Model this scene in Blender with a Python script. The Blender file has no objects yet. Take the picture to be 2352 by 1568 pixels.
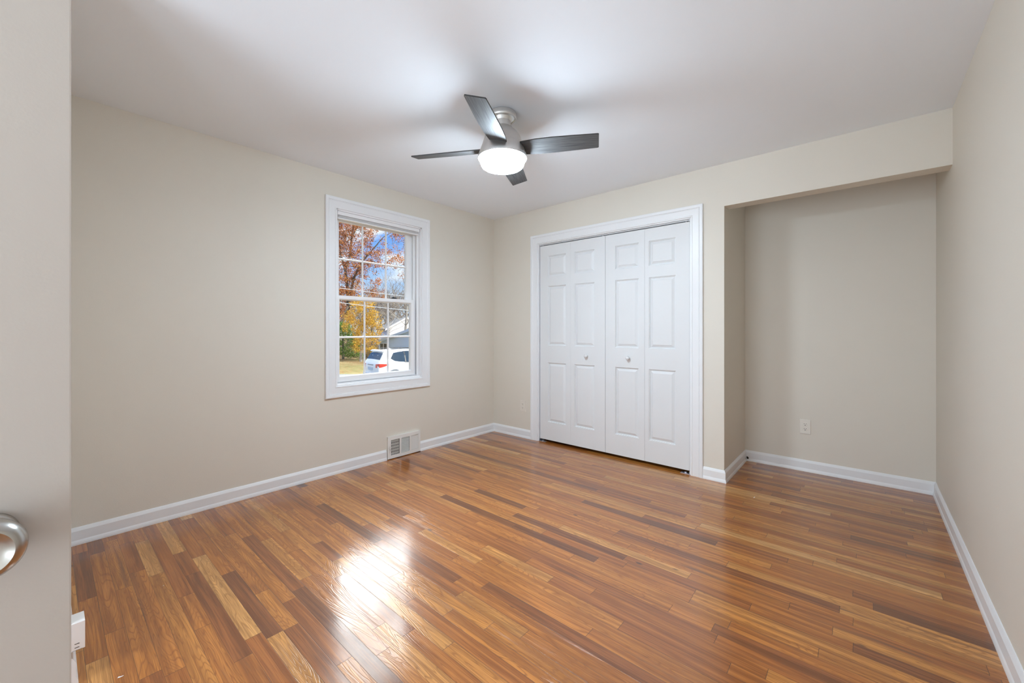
import bpy, bmesh, math, random
from mathutils import Vector, Matrix
sc = bpy.context.scene
col = sc.collection

# ------------------------------------------------------------------ camera
YAW = 0.7157
CAM = Vector((3.2423, -3.4095, 1.1685))
FPX = 932.26
cd = bpy.data.cameras.new('camera'); cam = bpy.data.objects.new('camera', cd); col.objects.link(cam)
cam.location = CAM; cam.rotation_euler = (math.pi/2, 0, YAW)
cd.sensor_fit = 'HORIZONTAL'; cd.sensor_width = 36; cd.lens = FPX/2352*36; cd.shift_y = -26.87/2352
cd.clip_start = 0.02; cd.clip_end = 400
sc.camera = cam
FW = Vector((-math.sin(YAW), math.cos(YAW), 0)); RT = Vector((math.cos(YAW), math.sin(YAW), 0))
HOR = 757.13

# ------------------------------------------------------------------ view
sc.view_settings.view_transform = 'Standard'; sc.view_settings.look = 'None'
sc.view_settings.exposure = 0.22; sc.view_settings.gamma = 1.0
sc.view_settings.use_curve_mapping = False
sc.cycles.use_denoising = True
sc.cycles.max_bounces = 9; sc.cycles.diffuse_bounces = 6; sc.cycles.glossy_bounces = 4
sc.cycles.use_adaptive_sampling = True; sc.cycles.adaptive_threshold = .08; sc.cycles.adaptive_min_samples = 20
sc.cycles.transparent_max_bounces = 12
sc.cycles.sample_clamp_indirect = 8.0
sc.cycles.caustics_reflective = False; sc.cycles.caustics_refractive = False

# ------------------------------------------------------------------ node helper
class NT:
    def __init__(s, tree): s.t = tree; s.n = tree.nodes; s.l = tree.links
    def node(s, typ, **kw):
        n = s.n.new(typ)
        for k, v in kw.items(): setattr(n, k, v)
        return n
    def put(s, sock, v):
        if isinstance(v, bpy.types.NodeSocket): s.l.new(v, sock)
        else: sock.default_value = v
    def math(s, op, a, b=None, c=None, clamp=False):
        n = s.n.new('ShaderNodeMath'); n.operation = op; n.use_clamp = clamp
        s.put(n.inputs[0], a)
        if b is not None: s.put(n.inputs[1], b)
        if c is not None: s.put(n.inputs[2], c)
        return n.outputs[0]
    def vec(s, x, y, z=0.0):
        n = s.n.new('ShaderNodeCombineXYZ')
        for i, v in enumerate((x, y, z)): s.put(n.inputs[i], v)
        return n.outputs[0]
    def sep(s, v):
        n = s.n.new('ShaderNodeSeparateXYZ'); s.l.new(v, n.inputs[0]); return n.outputs
    def smooth(s, v, a, b, lo=0.0, hi=1.0):
        n = s.n.new('ShaderNodeMapRange'); n.interpolation_type = 'SMOOTHSTEP'
        s.put(n.inputs[0], v); n.inputs[1].default_value = a; n.inputs[2].default_value = b
        n.inputs[3].default_value = lo; n.inputs[4].default_value = hi
        return n.outputs[0]
    def mix(s, f, a, b, typ='MIX'):
        n = s.n.new('ShaderNodeMix'); n.data_type = 'RGBA'; n.blend_type = typ
        s.put(n.inputs[0], f)
        for i, v in ((6, a), (7, b)):
            if isinstance(v, tuple) and len(v) == 3: v = v+(1,)
            s.put(n.inputs[i], v)
        return n.outputs[2]
    def ramp(s, v, stops, interp='LINEAR'):
        n = s.n.new('ShaderNodeValToRGB'); r = n.color_ramp; r.interpolation = interp
        while len(r.elements) < len(stops): r.elements.new(0.5)
        for e, (p, c) in zip(r.elements, stops): e.position = p; e.color = tuple(c)+(1,)
        s.put(n.inputs[0], v); return n.outputs[0]
    def noise(s, vec, scale=5, detail=2, rough=.5, dist=0.0, dim='3D'):
        n = s.n.new('ShaderNodeTexNoise'); n.noise_dimensions = dim
        if vec is not None: s.l.new(vec, n.inputs['Vector'])
        n.inputs['Scale'].default_value = scale; n.inputs['Detail'].default_value = detail
        n.inputs['Roughness'].default_value = rough; n.inputs['Distortion'].default_value = dist
        return n.outputs[0]
    def white(s, x, y, z=0.0):
        n = s.n.new('ShaderNodeTexWhiteNoise'); n.noise_dimensions = '3D'
        s.l.new(s.vec(x, y, z), n.inputs[0]); return n.outputs
    def bump(s, h, strength, dist):
        n = s.n.new('ShaderNodeBump'); n.inputs['Strength'].default_value = strength
        n.inputs['Distance'].default_value = dist; s.l.new(h, n.inputs['Height']); return n.outputs[0]

# ------------------------------------------------------------------ sky
w = bpy.data.worlds.new('sky'); sc.world = w; w.use_nodes = True
k = NT(w.node_tree); k.n.clear()
gen = k.node('ShaderNodeTexCoord').outputs['Generated']
dx, dy, dz = k.sep(gen)
base = k.ramp(dz, [(0.0, (.62, .76, .92)), (.07, (.44, .64, .90)), (.22, (.14, .34, .80)), (1.0, (.10, .24, .70))])
cl = k.noise(k.vec(k.math('MULTIPLY', dx, 1.0), dy, k.math('MULTIPLY', dz, 2.6)), 5.5, 5, .58, .4)
clm = k.smooth(cl, .44, .64)
skyc = k.mix(clm, base, (.86, .90, .98))
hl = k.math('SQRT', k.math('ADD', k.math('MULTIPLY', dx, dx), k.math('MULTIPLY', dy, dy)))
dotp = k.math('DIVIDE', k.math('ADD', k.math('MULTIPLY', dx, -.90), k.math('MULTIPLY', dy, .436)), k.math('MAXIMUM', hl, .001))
boost = k.math('MULTIPLY', k.smooth(dz, .36, .47), k.smooth(dotp, .76, .92))      # added bright sky patch, unseen, to light the room and floor reflection
boost = k.math('MULTIPLY', boost, k.math('MULTIPLY', k.smooth(dz, .95, .75), k.smooth(dz, .46, .60, .75, 1.9)))
SKY_BOOST = 15.0
skyf = k.mix(boost, skyc, (.95*SKY_BOOST, .98*SKY_BOOST, 1.0*SKY_BOOST))
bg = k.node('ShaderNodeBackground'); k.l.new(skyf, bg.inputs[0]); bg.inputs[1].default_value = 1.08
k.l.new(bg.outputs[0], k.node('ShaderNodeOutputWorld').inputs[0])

# ------------------------------------------------------------------ sun and large lights
sd = bpy.data.lights.new('sun', 'SUN'); so = bpy.data.objects.new('sun', sd); col.objects.link(so)
to_sun = (RT*.80 - FW*.40 + Vector((0, 0, .58))).normalized()
so.rotation_euler = to_sun.to_track_quat('Z', 'Y').to_euler()
sd.energy = 5.0; sd.color = (1, .95, .86); sd.angle = math.radians(.6)

# added unseen fill lights in the entry behind the camera, evening out the room
def area(name, loc, d, sx, sy, energy, rgb, spread=180):
    l = bpy.data.lights.new(name, 'AREA'); o = bpy.data.objects.new(name, l); col.objects.link(o)
    l.shape = 'RECTANGLE'; l.size = sx; l.size_y = sy; l.energy = energy; l.color = rgb; l.spread = math.radians(spread)
    o.location = loc; o.rotation_euler = (-Vector(d)).to_track_quat('Z', 'Y').to_euler(); return o
area('entry_fill', (3.0, -4.6, 2.42), (0, 0, -1), .6, .6, 1.6, (.90, .94, 1.0))
area('rear_fill', (1.88, -5.15, 1.15), (.22, 1, .0), 1.1, 1.7, 40, (.76, .90, 1.05))
area('low_fill', (1.92, -4.0, .30), (.10, .80, .60), 1.0, .5, 3, (.60, .80, 1.0), 120)
area('side_fill', (3.15, -4.7, 1.2), (-.30, .78, .55), .8, 1.2, 13, (.72, .87, 1.0), 150)

# ------------------------------------------------------------------ materials
def mat(name, rgb, rough=.5, metal=0.0, spec=.5, noise=0.0, nscale=60, bump=0.0, bscale=200, coat=0.0):
    m = bpy.data.materials.new(name); m.use_nodes = True
    t = NT(m.node_tree); b = t.n['Principled BSDF']
    b.inputs['Base Color'].default_value = tuple(rgb)+(1,)
    b.inputs['Roughness'].default_value = rough; b.inputs['Metallic'].default_value = metal
    b.inputs['Specular IOR Level'].default_value = spec
    b.inputs['Coat Weight'].default_value = coat
    oc = t.node('ShaderNodeTexCoord').outputs['Object']
    if noise:
        f = t.noise(oc, nscale, 3)
        a = tuple(c*(1-noise) for c in rgb); z = tuple(min(1, c*(1+noise)) for c in rgb)
        t.l.new(t.mix(f, a, z), b.inputs['Base Color'])
    if bump:
        t.l.new(t.bump(t.noise(oc, bscale, 3), bump, .002), b.inputs['Normal'])
    return m

M = {}
M['wall'] = mat('wall_paint', (.725, .678, .597), .62, noise=.012, nscale=3, bump=.12, bscale=160)
M['ceiling'] = mat('ceiling_paint', (.870, .920, .975), .8, noise=.008, nscale=2)
M['trim'] = mat('white_trim_paint', (.82, .828, .84), .36, noise=.01, nscale=8)
M['doorpaint'] = mat('white_door_paint', (.735, .742, .748), .5, noise=.008, nscale=6, bump=.04, bscale=300)
M['slab'] = mat('cream_door_paint', (.53, .475, .435), .5, noise=.01, nscale=4, bump=.06, bscale=240)
M['vinyl'] = mat('white_vinyl', (.86, .86, .87), .3, noise=.006)
M['shade'] = mat('shade_fabric', (.80, .80, .80), .75, noise=.02, nscale=120)
M['nickel'] = mat('brushed_nickel', (.74, .73, .71), .42, 1.0, noise=.06, nscale=30)
M['nickelsoft'] = mat('satin_nickel', (.50, .48, .45), .26, 1.0, noise=.04, nscale=20)
M['dark'] = mat('duct_shade', (.012, .011, .010), .8, noise=.1)
M['plate'] = mat('outlet_cream_plastic', (.76, .715, .64), .4, noise=.01)
M['whiteplastic'] = mat('white_plastic', (.82, .80, .78), .4, noise=.01)
M['slot'] = mat('slot_brown', (.035, .022, .015), .6, noise=.1)
M['regwhite'] = mat('register_enamel', (.80, .79, .76), .35, noise=.01)
M['black'] = mat('black_rubber', (.012, .012, .013), .45, noise=.1)
M['steel'] = mat('zinc_bracket', (.62, .64, .72), .3, .8, noise=.05)
M['paper'] = mat('white_paper', (.82, .81, .80), .7, noise=.02)

# fan blade: dark grey wood grain with a satin sheen
m = bpy.data.materials.new('grey_oak_blade'); m.use_nodes = True; t = NT(m.node_tree); b = t.n['Principled BSDF']
ox, oy, oz = t.sep(t.node('ShaderNodeTexCoord').outputs['Object'])
g = t.noise(t.vec(t.math('MULTIPLY', ox, 6), t.math('MULTIPLY', oy, 190), oz), 1.0, 4, .6)
t.l.new(t.ramp(g, [(.3, (.06, .06, .062)), (.7, (.145, .142, .142))]), b.inputs['Base Color'])
b.inputs['Roughness'].default_value = .5; b.inputs['Specular IOR Level'].default_value = .12
t.l.new(t.bump(g, .25, .001), b.inputs['Normal']); M['blade'] = m
M['bladeedge'] = mat('blade_edge_band', (.03, .03, .03), .5, noise=.1)

# lamp glass
m = bpy.data.materials.new('lit_frosted_glass'); m.use_nodes = True; t = NT(m.node_tree); b = t.n['Principled BSDF']
b.inputs['Base Color'].default_value = (.9, .9, .88, 1); b.inputs['Roughness'].default_value = .25
lw = t.node('ShaderNodeLayerWeight'); lw.inputs[0].default_value = .3
t.l.new(t.ramp(t.noise(None, 3, 1), [(0, (.70, .86, 1.0)), (1, (.72, .87, 1.0))]), b.inputs['Emission Color'])
b.inputs['Emission Strength'].default_value = 145.0; M['lamp'] = m

# window glass
m = bpy.data.materials.new('window_glass'); m.use_nodes = True; t = NT(m.node_tree); t.n.clear()
tr = t.node('ShaderNodeBsdfTransparent'); tr.inputs[0].default_value = (.97, .985, .98, 1)
gl = t.node('ShaderNodeBsdfGlossy'); gl.inputs['Roughness'].default_value = .01
fr = t.node('ShaderNodeFresnel'); fr.inputs[0].default_value = 1.45
nn = t.noise(t.node('ShaderNodeTexCoord').outputs['Object'], 2, 1)
fac = t.math('MULTIPLY', fr.outputs[0], t.math('ADD', .5, t.math('MULTIPLY', nn, .2)))
mx = t.node('ShaderNodeMixShader'); t.l.new(fac, mx.inputs[0]); t.l.new(tr.outputs[0], mx.inputs[1]); t.l.new(gl.outputs[0], mx.inputs[2])
t.l.new(mx.outputs[0], t.node('ShaderNodeOutputMaterial').inputs[0]); M['glass'] = m

# strip oak floor: 57 mm boards running along X
m = bpy.data.materials.new('strip_oak_floor'); m.use_nodes = True; t = NT(m.node_tree); b = t.n['Principled BSDF']
ox, oy, oz = t.sep(t.node('ShaderNodeTexCoord').outputs['Object'])
BW = .0572
ys = t.math('DIVIDE', oy, BW); row = t.math('FLOOR', ys); yf = t.math('FRACT', ys)
rr = t.white(row, 3.7)[0]
L = t.math('ADD', .42, t.math('MULTIPLY', t.white(row, 9.1)[0], .5))
xs = t.math('ADD', t.math('DIVIDE', ox, L), t.math('MULTIPLY', rr, 23.0))
kk = t.math('FLOOR', xs); xf = t.math('FRACT', xs)
j0 = t.math('MULTIPLY', t.white(kk, row, 1.3)[0], .7)
idd = t.math('SUBTRACT', kk, t.math('LESS_THAN', xf, j0))
wn = t.white(idd, row, 7.7); r1 = wn[0]; rc = t.sep(wn[1])
r2, r3 = rc[0], rc[1]
tone = t.ramp(r1, [(0.0, (.20, .068, .020)), (.06, (.28, .092, .023)), (.18, (.38, .126, .026)), (.36, (.46, .160, .030)),
                   (.60, (.51, .186, .034)), (.82, (.56, .222, .044)), (.94, (.63, .285, .072)), (1.0, (.71, .37, .12))])
# fine grain streaks along the board, each board its own
gx = t.math('ADD', ox, t.math('MULTIPLY', r2, 37.0)); gy = t.math('ADD', oy, t.math('MULTIPLY', r3, 11.0))
fine = t.noise(t.vec(t.math('MULTIPLY', gx, 5.0), t.math('MULTIPLY', gy, 260.0)), 1.0, 4, .65)
strk = t.noise(t.vec(t.math('MULTIPLY', gx, 1.6), t.math('MULTIPLY', gy, 42.0)), 1.0, 4, .6, .6)
# cathedral figure: contour lines of a stretched noise field
fld = t.noise(t.vec(t.math('MULTIPLY', gx, 1.5), t.math('MULTIPLY', gy, 15.0)), 1.0, 2, .45, .5)
rings = t.math('ABSOLUTE', t.math('SUBTRACT', t.math('FRACT', t.math('MULTIPLY', fld, 24.0)), .5))
ring = t.smooth(rings, .0, .22, 1.0, 0.0)
figured = t.smooth(r2, .30, .55)
dark = t.math('MULTIPLY', ring, t.math('MULTIPLY', figured, t.math('ADD', .22, t.math('MULTIPLY', t.smooth(strk, .35, .65), .34))))
c = t.mix(t.smooth(strk, .36, .70), t.mix(1.0, tone, (.62, .56, .52), 'MULTIPLY'), t.mix(1.0, tone, (1.12, 1.12, 1.12), 'MULTIPLY'))
c = t.mix(t.math('MULTIPLY', t.smooth(fine, .50, .36), .45), c, t.mix(1.0, c, (.5, .42, .38), 'MULTIPLY'))
c = t.mix(dark, c, t.mix(1.0, c, (.38, .28, .22), 'MULTIPLY'))
# mineral streaks and knots
strk2 = t.noise(t.vec(t.math('MULTIPLY', gx, 1.1), t.math('MULTIPLY', gy, 24.0), 5.0), 1.0, 3, .55, .3)
c = t.mix(t.math('MULTIPLY', t.smooth(strk2, .60, .76), .70), c, (.12, .050, .024))
kn = t.node('ShaderNodeTexVoronoi'); kn.feature = 'F1'; t.l.new(t.vec(t.math('MULTIPLY', gx, 2.2), t.math('MULTIPLY', gy, 5.5), r1), kn.inputs['Vector']); kn.inputs['Scale'].default_value = 1.0
c = t.mix(t.math('MULTIPLY', t.smooth(kn.outputs[0], .055, .02), .8), c, (.05, .022, .012))
# joints
ey = t.math('MULTIPLY', t.math('MINIMUM', yf, t.math('SUBTRACT', 1.0, yf)), BW)
ex = t.math('MULTIPLY', t.math('ABSOLUTE', t.math('SUBTRACT', xf, j0)), L)
gap = t.math('MAXIMUM', t.math('MULTIPLY', t.smooth(ey, .0011, .0004), t.math('ADD', .25, t.math('MULTIPLY', t.white(row, 2.2)[0], .6))), t.math('MULTIPLY', t.smooth(ex, .0014, .0005), .7))
c = t.mix(gap, c, (.04, .018, .008))
t.l.new(c, b.inputs['Base Color'])
b.inputs['Roughness'].default_value = .5; b.inputs['Specular IOR Level'].default_value = .15
b.inputs['Coat Weight'].default_value = 1.0; b.inputs['Coat IOR'].default_value = 1.64
t.l.new(t.smooth(t.noise(t.vec(t.math('MULTIPLY', ox, 2.0), t.math('MULTIPLY', oy, 5.0)), 1.0, 3), .3, .7, .11, .19), b.inputs['Coat Roughness'])
hgt = t.math('ADD', t.math('MULTIPLY', fine, .35), t.math('ADD', t.math('MULTIPLY', strk, .5), t.math('MULTIPLY', gap, -1.5)))
wob = t.noise(t.vec(t.math('MULTIPLY', ox, 3.0), t.math('MULTIPLY', oy, 12.0)), 1.0, 2)
tilt = t.math('MULTIPLY', t.math('SUBTRACT', yf, .5), t.math('SUBTRACT', r3, .5))
hgt = t.math('ADD', hgt, t.math('MULTIPLY', t.math('MULTIPLY', ring, figured), -.7)); hgt = t.math('ADD', hgt, t.math('MULTIPLY', wob, 2.0)); hgt = t.math('ADD', hgt, t.math('MULTIPLY', tilt, .5))
bn = t.bump(hgt, .5, .0006); t.l.new(bn, b.inputs['Normal'])
t.l.new(t.bump(hgt, .5, .0004), b.inputs['Coat Normal']); M['floor'] = m

# ------------------------------------------------------------------ mesh builder
class MB:
    def __init__(s): s.v = []; s.f = []; s.mi = []
    def add(s, verts, faces, mi=0):
        o = len(s.v); s.v += [tuple(p) for p in verts]
        s.f += [tuple(i+o for i in f) for f in faces]; s.mi += [mi]*len(faces); return s
    def box(s, x0, y0, z0, x1, y1, z1, mi=0):
        v = [(x0,y0,z0),(x1,y0,z0),(x1,y1,z0),(x0,y1,z0),(x0,y0,z1),(x1,y0,z1),(x1,y1,z1),(x0,y1,z1)]
        return s.add(v, [(0,3,2,1),(4,5,6,7),(0,1,5,4),(1,2,6,5),(2,3,7,6),(3,0,4,7)], mi)
    def obox(s, mtx, sx, sy, sz, mi=0):
        v = [mtx @ Vector((a*sx/2, b*sy/2, c*sz/2)) for c in (-1,1) for a, b in ((-1,-1),(1,-1),(1,1),(-1,1))]
        return s.add(v, [(0,3,2,1),(4,5,6,7),(0,1,5,4),(1,2,6,5),(2,3,7,6),(3,0,4,7)], mi)
    def lathe(s, prof, c=(0,0,0), n=48, ax='z', mi=0, sy=1.0):
        v = []; f = []
        for r, h in prof:
            for i in range(n):
                a = 2*math.pi*i/n; p = (r*math.cos(a), r*math.sin(a)*sy, h)
                if ax == 'x': p = (h, r*math.cos(a), r*math.sin(a)*sy)
                if ax == 'y': p = (r*math.cos(a), -h, r*math.sin(a)*sy)
                v.append((p[0]+c[0], p[1]+c[1], p[2]+c[2]))
        for j in range(len(prof)-1):
            for i in range(n):
                f.append((j*n+i, j*n+(i+1) % n, (j+1)*n+(i+1) % n, (j+1)*n+i))
        f.append(tuple(range(n-1, -1, -1))); f.append(tuple((len(prof)-1)*n+i for i in range(n)))
        return s.add(v, f, mi)
    def tube(s, pts, rad, n=6, mi=0):
        pts = [Vector(p) for p in pts]; v = []; f = []
        for i, p in enumerate(pts):
            d = (pts[min(i+1, len(pts)-1)]-pts[max(i-1, 0)]).normalized()
            a = d.cross(Vector((0, 0, 1)))
            if a.length < .05: a = d.cross(Vector((1, 0, 0)))
            a.normalize(); bb = d.cross(a)
            r = rad[i] if isinstance(rad, (list, tuple)) else rad
            for q in range(n):
                an = 2*math.pi*q/n; v.append(p+a*(r*math.cos(an))+bb*(r*math.sin(an)))
        for i in range(len(pts)-1):
            for q in range(n): f.append((i*n+q, i*n+(q+1) % n, (i+1)*n+(q+1) % n, (i+1)*n+q))
        f.append(tuple(range(n-1, -1, -1))); f.append(tuple((len(pts)-1)*n+q for q in range(n)))
        return s.add(v, f, mi)
    def prism(s, poly, to3, d0, d1, mi=0):
        n = len(poly); v = [to3(a, bb, d0) for a, bb in poly]+[to3(a, bb, d1) for a, bb in poly]
        f = [tuple(range(n-1, -1, -1)), tuple(range(n, 2*n))]+[(i, (i+1) % n, n+(i+1) % n, n+i) for i in range(n)]
        return s.add(v, f, mi)
    def build(s, name, mats, parent=None, smooth=None, bevel=0.0, fix=True, loc=None):
        me = bpy.data.meshes.new(name); me.from_pydata(s.v, [], s.f)
        mats = mats if isinstance(mats, (list, tuple)) else [mats]
        for q in mats: me.materials.append(q)
        if any(s.mi): me.polygons.foreach_set('material_index', s.mi)
        if fix or bevel:
            bm = bmesh.new(); bm.from_mesh(me)
            bmesh.ops.recalc_face_normals(bm, faces=bm.faces)
            if bevel:
                es = [e for e in bm.edges if len(e.link_faces) == 2 and e.calc_face_angle(0) > .6]
                bmesh.ops.bevel(bm, geom=es, offset=bevel, segments=2, profile=.7, affect='EDGES')
            bm.to_mesh(me); bm.free()
        if smooth:
            me.polygons.foreach_set('use_smooth', [True]*len(me.polygons))
            me.set_sharp_from_angle(angle=math.radians(smooth))
        me.update()
        o = bpy.data.objects.new(name, me); col.objects.link(o)
        if parent is not None: o.parent = parent
        if loc is not None: o.location = loc
        return o

def tag(o, label=None, cat=None, group=None, kind=None):
    if label: o['label'] = label
    if cat: o['category'] = cat
    if group: o['group'] = group
    if kind: o['kind'] = kind
    return o
def empty(name, loc=(0, 0, 0), rz=0.0):
    o = bpy.data.objects.new(name, None); col.objects.link(o); o.location = loc; o.rotation_euler = (0, 0, rz)
    o.empty_display_size = .05; return o
def copy_tree(o, parent=None):
    c = o.copy(); col.objects.link(c)
    if parent is not None: c.parent = parent
    for ch in list(o.children): copy_tree(ch, c)
    return c

# ================================================================== room shell
H = 2.44; WX = 3.6214; AX = 2.4296; AD = .7189; HZ = 2.115; NY = -3.355; NX = 1.285
S = 'structure'
def struct(name, mb, m, label, cat, **kw): return tag(mb.build(name, m, **kw), label, cat, kind=S)

struct('floor', MB().box(-.02, -5.35, -.04, WX+.02, AD+.02, 0), M['floor'], 'glossy orange-brown strip oak floor of the empty bedroom', 'floor')
struct('ceiling', MB().box(-.15, -5.45, H, WX+.15, AD+.15, H+.14), M['ceiling'], 'smooth pale grey-white ceiling above the fan', 'ceiling')

WY0, WY1, WZ0, WZ1 = -1.859, -1.017, .7075, 2.154           # window rough opening = inner edge of casing
mb = MB()
mb.box(-.15, -3.505, -.04, 0, WY0, H).box(-.15, WY1, -.04, 0, AD+.15, H).box(-.15, WY0, -.04, 0, WY1, WZ0).box(-.15, WY0, WZ1, 0, WY1, H)
struct('wall_left', mb, M['wall'], 'beige wall with the double-hung window', 'wall')
CX0, CX1, CZ1 = .650, 2.180, 2.066
mb = MB()
mb.box(0, 0, 0, CX0, .12, H).box(CX0, 0, CZ1, CX1, .12, H).box(CX1, 0, 0, AX, .12, H).box(AX, 0, HZ, WX, .12, H)
struct('wall_back', mb, M['wall'], 'beige wall around the white closet doors and over the alcove', 'wall')
struct('wall_alcove_left', MB().box(AX-.1, .12, 0, AX, AD, H), M['wall'], 'narrow shaded side wall inside the alcove', 'wall')
struct('wall_alcove_back', MB().box(0, AD, -.04, WX+.15, AD+.15, H), M['wall'], 'recessed beige back wall of the alcove with an outlet', 'wall')
struct('wall_right', MB().box(WX, -5.45, -.04, WX+.15, AD, H), M['wall'], 'pale beige wall at the right edge running into the alcove', 'wall')
struct('wall_near', MB().box(0, NY-.15, 0, NX, NY, H), M['wall'], 'end of the near wall just behind the open door', 'wall')
struct('wall_entry_left', MB().box(NX-.15, -5.30, 0, NX, NY-.15, H), M['wall'], 'side wall of the entry behind the photographer', 'wall')
struct('wall_entry_back', MB().box(NX-.15, -5.45, -.04, WX, -5.30, H), M['wall'], 'rear wall of the entry behind the photographer', 'wall')

# baseboards: profile (offset from wall, height)
BP = [(0, .0925), (.0035, .0925), (.006, .088), (.012, .074), (.0125, .0255), (.0155, .018), (.0178, .008), (.018, 0), (0, 0)]
def base_run(mb, p0, p1, nrm, e0=0, e1=0):
    """p0->p1 along the wall, nrm points into the room; e = mitre sign at each end (+1 outside corner, -1 inside)."""
    p0, p1, n = Vector(p0), Vector(p1), Vector(nrm); d = (p1-p0).normalized()
    v = []
    for off, z in BP: v.append(tuple(p0+n*off-d*(off*e0))[:2]+(z,))
    for off, z in BP: v.append(tuple(p1+n*off+d*(off*e1))[:2]+(z,))
    N = len(BP)
    mb.add(v, [tuple(range(N)), tuple(range(2*N-1, N-1, -1))]+[(i, (i+1) % N, N+(i+1) % N, N+i) for i in range(N)])
RY0, RY1 = -1.396, -1.044                                       # register
mb = MB(); base_run(mb, (0, NY, 0), (0, RY0-.006, 0), (1, 0, 0), -1, 0); base_run(mb, (0, RY1+.004, 0), (0, 0, 0), (1, 0, 0), 0, -1)
struct('baseboard_left', mb, M['trim'], 'white baseboard under the window, broken by the register', 'baseboard')
mb = MB(); base_run(mb, (0, 0, 0), (.5508, 0, 0), (0, -1, 0), -1, 0)
struct('baseboard_back', mb, M['trim'], 'short white baseboard between the corner and the closet casing', 'baseboard')
mb = MB(); base_run(mb, (2.279, 0, 0), (AX, 0, 0), (0, -1, 0), 0, 1); base_run(mb, (AX, 0, 0), (AX, AD, 0), (1, 0, 0), 1, -1)
struct('baseboard_alcove_left', mb, M['trim'], 'white baseboard wrapping the outside corner into the alcove', 'baseboard')
mb = MB(); base_run(mb, (AX, AD, 0), (WX, AD, 0), (0, -1, 0), -1, -1)
struct('baseboard_alcove_back', mb, M['trim'], 'white baseboard along the back of the alcove', 'baseboard')
mb = MB(); base_run(mb, (WX, AD, 0), (WX, -5.3, 0), (-1, 0, 0), -1, -1)
struct('baseboard_right', mb, M['trim'], 'long white baseboard receding along the right wall', 'baseboard')
mb = MB(); base_run(mb, (NX, NY, 0), (0, NY, 0), (0, 1, 0), 0, -1)
struct('baseboard_near', mb, M['trim'], 'white baseboard end showing below the box behind the open door', 'baseboard')

# casings: profile (distance outward from the inner edge, thickness)
CP = [(0, 0), (0, .010), (.003, .0125), (.010, .0125), (.0125, .0100), (.058, .0125), (.0615, .0150), (.0645, .0125), (.067, .0160), (.070, .0175), (.086, .0185), (.090, .0165), (.090, 0)]
def casing(mb, a0, b0, a1, b1, to3, closed=True):
    loops = []
    for o, th in CP:
        if closed: q = [(a0-o, b0-o), (a1+o, b0-o), (a1+o, b1+o), (a0-o, b1+o)]
        else: q = [(a0-o, b0), (a0-o, b1+o), (a1+o, b1+o), (a1+o, b0)]
        loops.append([to3(a, bb, th) for a, bb in q])
    v = [p for l in loops for p in l]; f = []; n = len(loops)
    for i in range(n-1):
        for j in range(4 if closed else 3):
            f.append((i*4+j, i*4+(j+1) % 4, (i+1)*4+(j+1) % 4, (i+1)*4+j))
    if not closed: f += [tuple(i*4 for i in range(n)), tuple(i*4+3 for i in range(n-1, -1, -1))]
    mb.add(v, f)

# ------------------------------------------------------------------ window
win = tag(empty('window_1', (0, (WY0+WY1)/2, WZ0)), 'white double-hung window with six panes in each sash and autumn trees outside', 'window', kind=S)
wo = Vector((0, (WY0+WY1)/2, WZ0))
def wpart(mb, name, m, parent=win, **kw):
    mb.v = [tuple(Vector(p)-wo) for p in mb.v]; return mb.build(name, m, parent, **kw)
mb = MB(); casing(mb, WY0, WZ0, WY1, WZ1, lambda a, bb, th: (th, a, bb)); wpart(mb, 'window_casing', M['trim'], smooth=25)
# jamb, jamb liners and stops
mb = MB(); J = .012
mb.box(-.13, WY0, WZ0, .0, WY0+J, WZ1).box(-.13, WY1-J, WZ0, .0, WY1, WZ1).box(-.13, WY0, WZ1-J, .0, WY1, WZ1)
mb.box(-.045, WY0+J, WZ0+.012, -.034, WY0+J+.008, WZ1-J).box(-.047, WY1-J-.017, WZ0+.012, -.037, WY1-J, WZ1-J)       # stops
mb.box(-.084, WY1-J-.030, WZ0+.012, -.079, WY1-J, WZ1-J).box(-.13, WY1-J-.045, WZ0+.012, -.118, WY1-J, WZ1-J)
mb.box(-.13, WY0+J, WZ0+.012, -.118, WY0+J+.020, WZ1-J)
wpart(mb, 'window_frame', M['vinyl'], bevel=.0012)
mb = MB()                                                                 # stepped sill
mb.prism([(-.14, WZ0-.0), (.0, WZ0), (.0, WZ0+.010), (-.012, WZ0+.012), (-.014, WZ0+.020), (-.030, WZ0+.021), (-.032, WZ0+.014), (-.075, WZ0+.028), (-.14, WZ0+.030)],
         lambda a, bb, d: (a, d, bb), WY0+J, WY1-J)
wpart(mb, 'window_sill', M['vinyl'])
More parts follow.
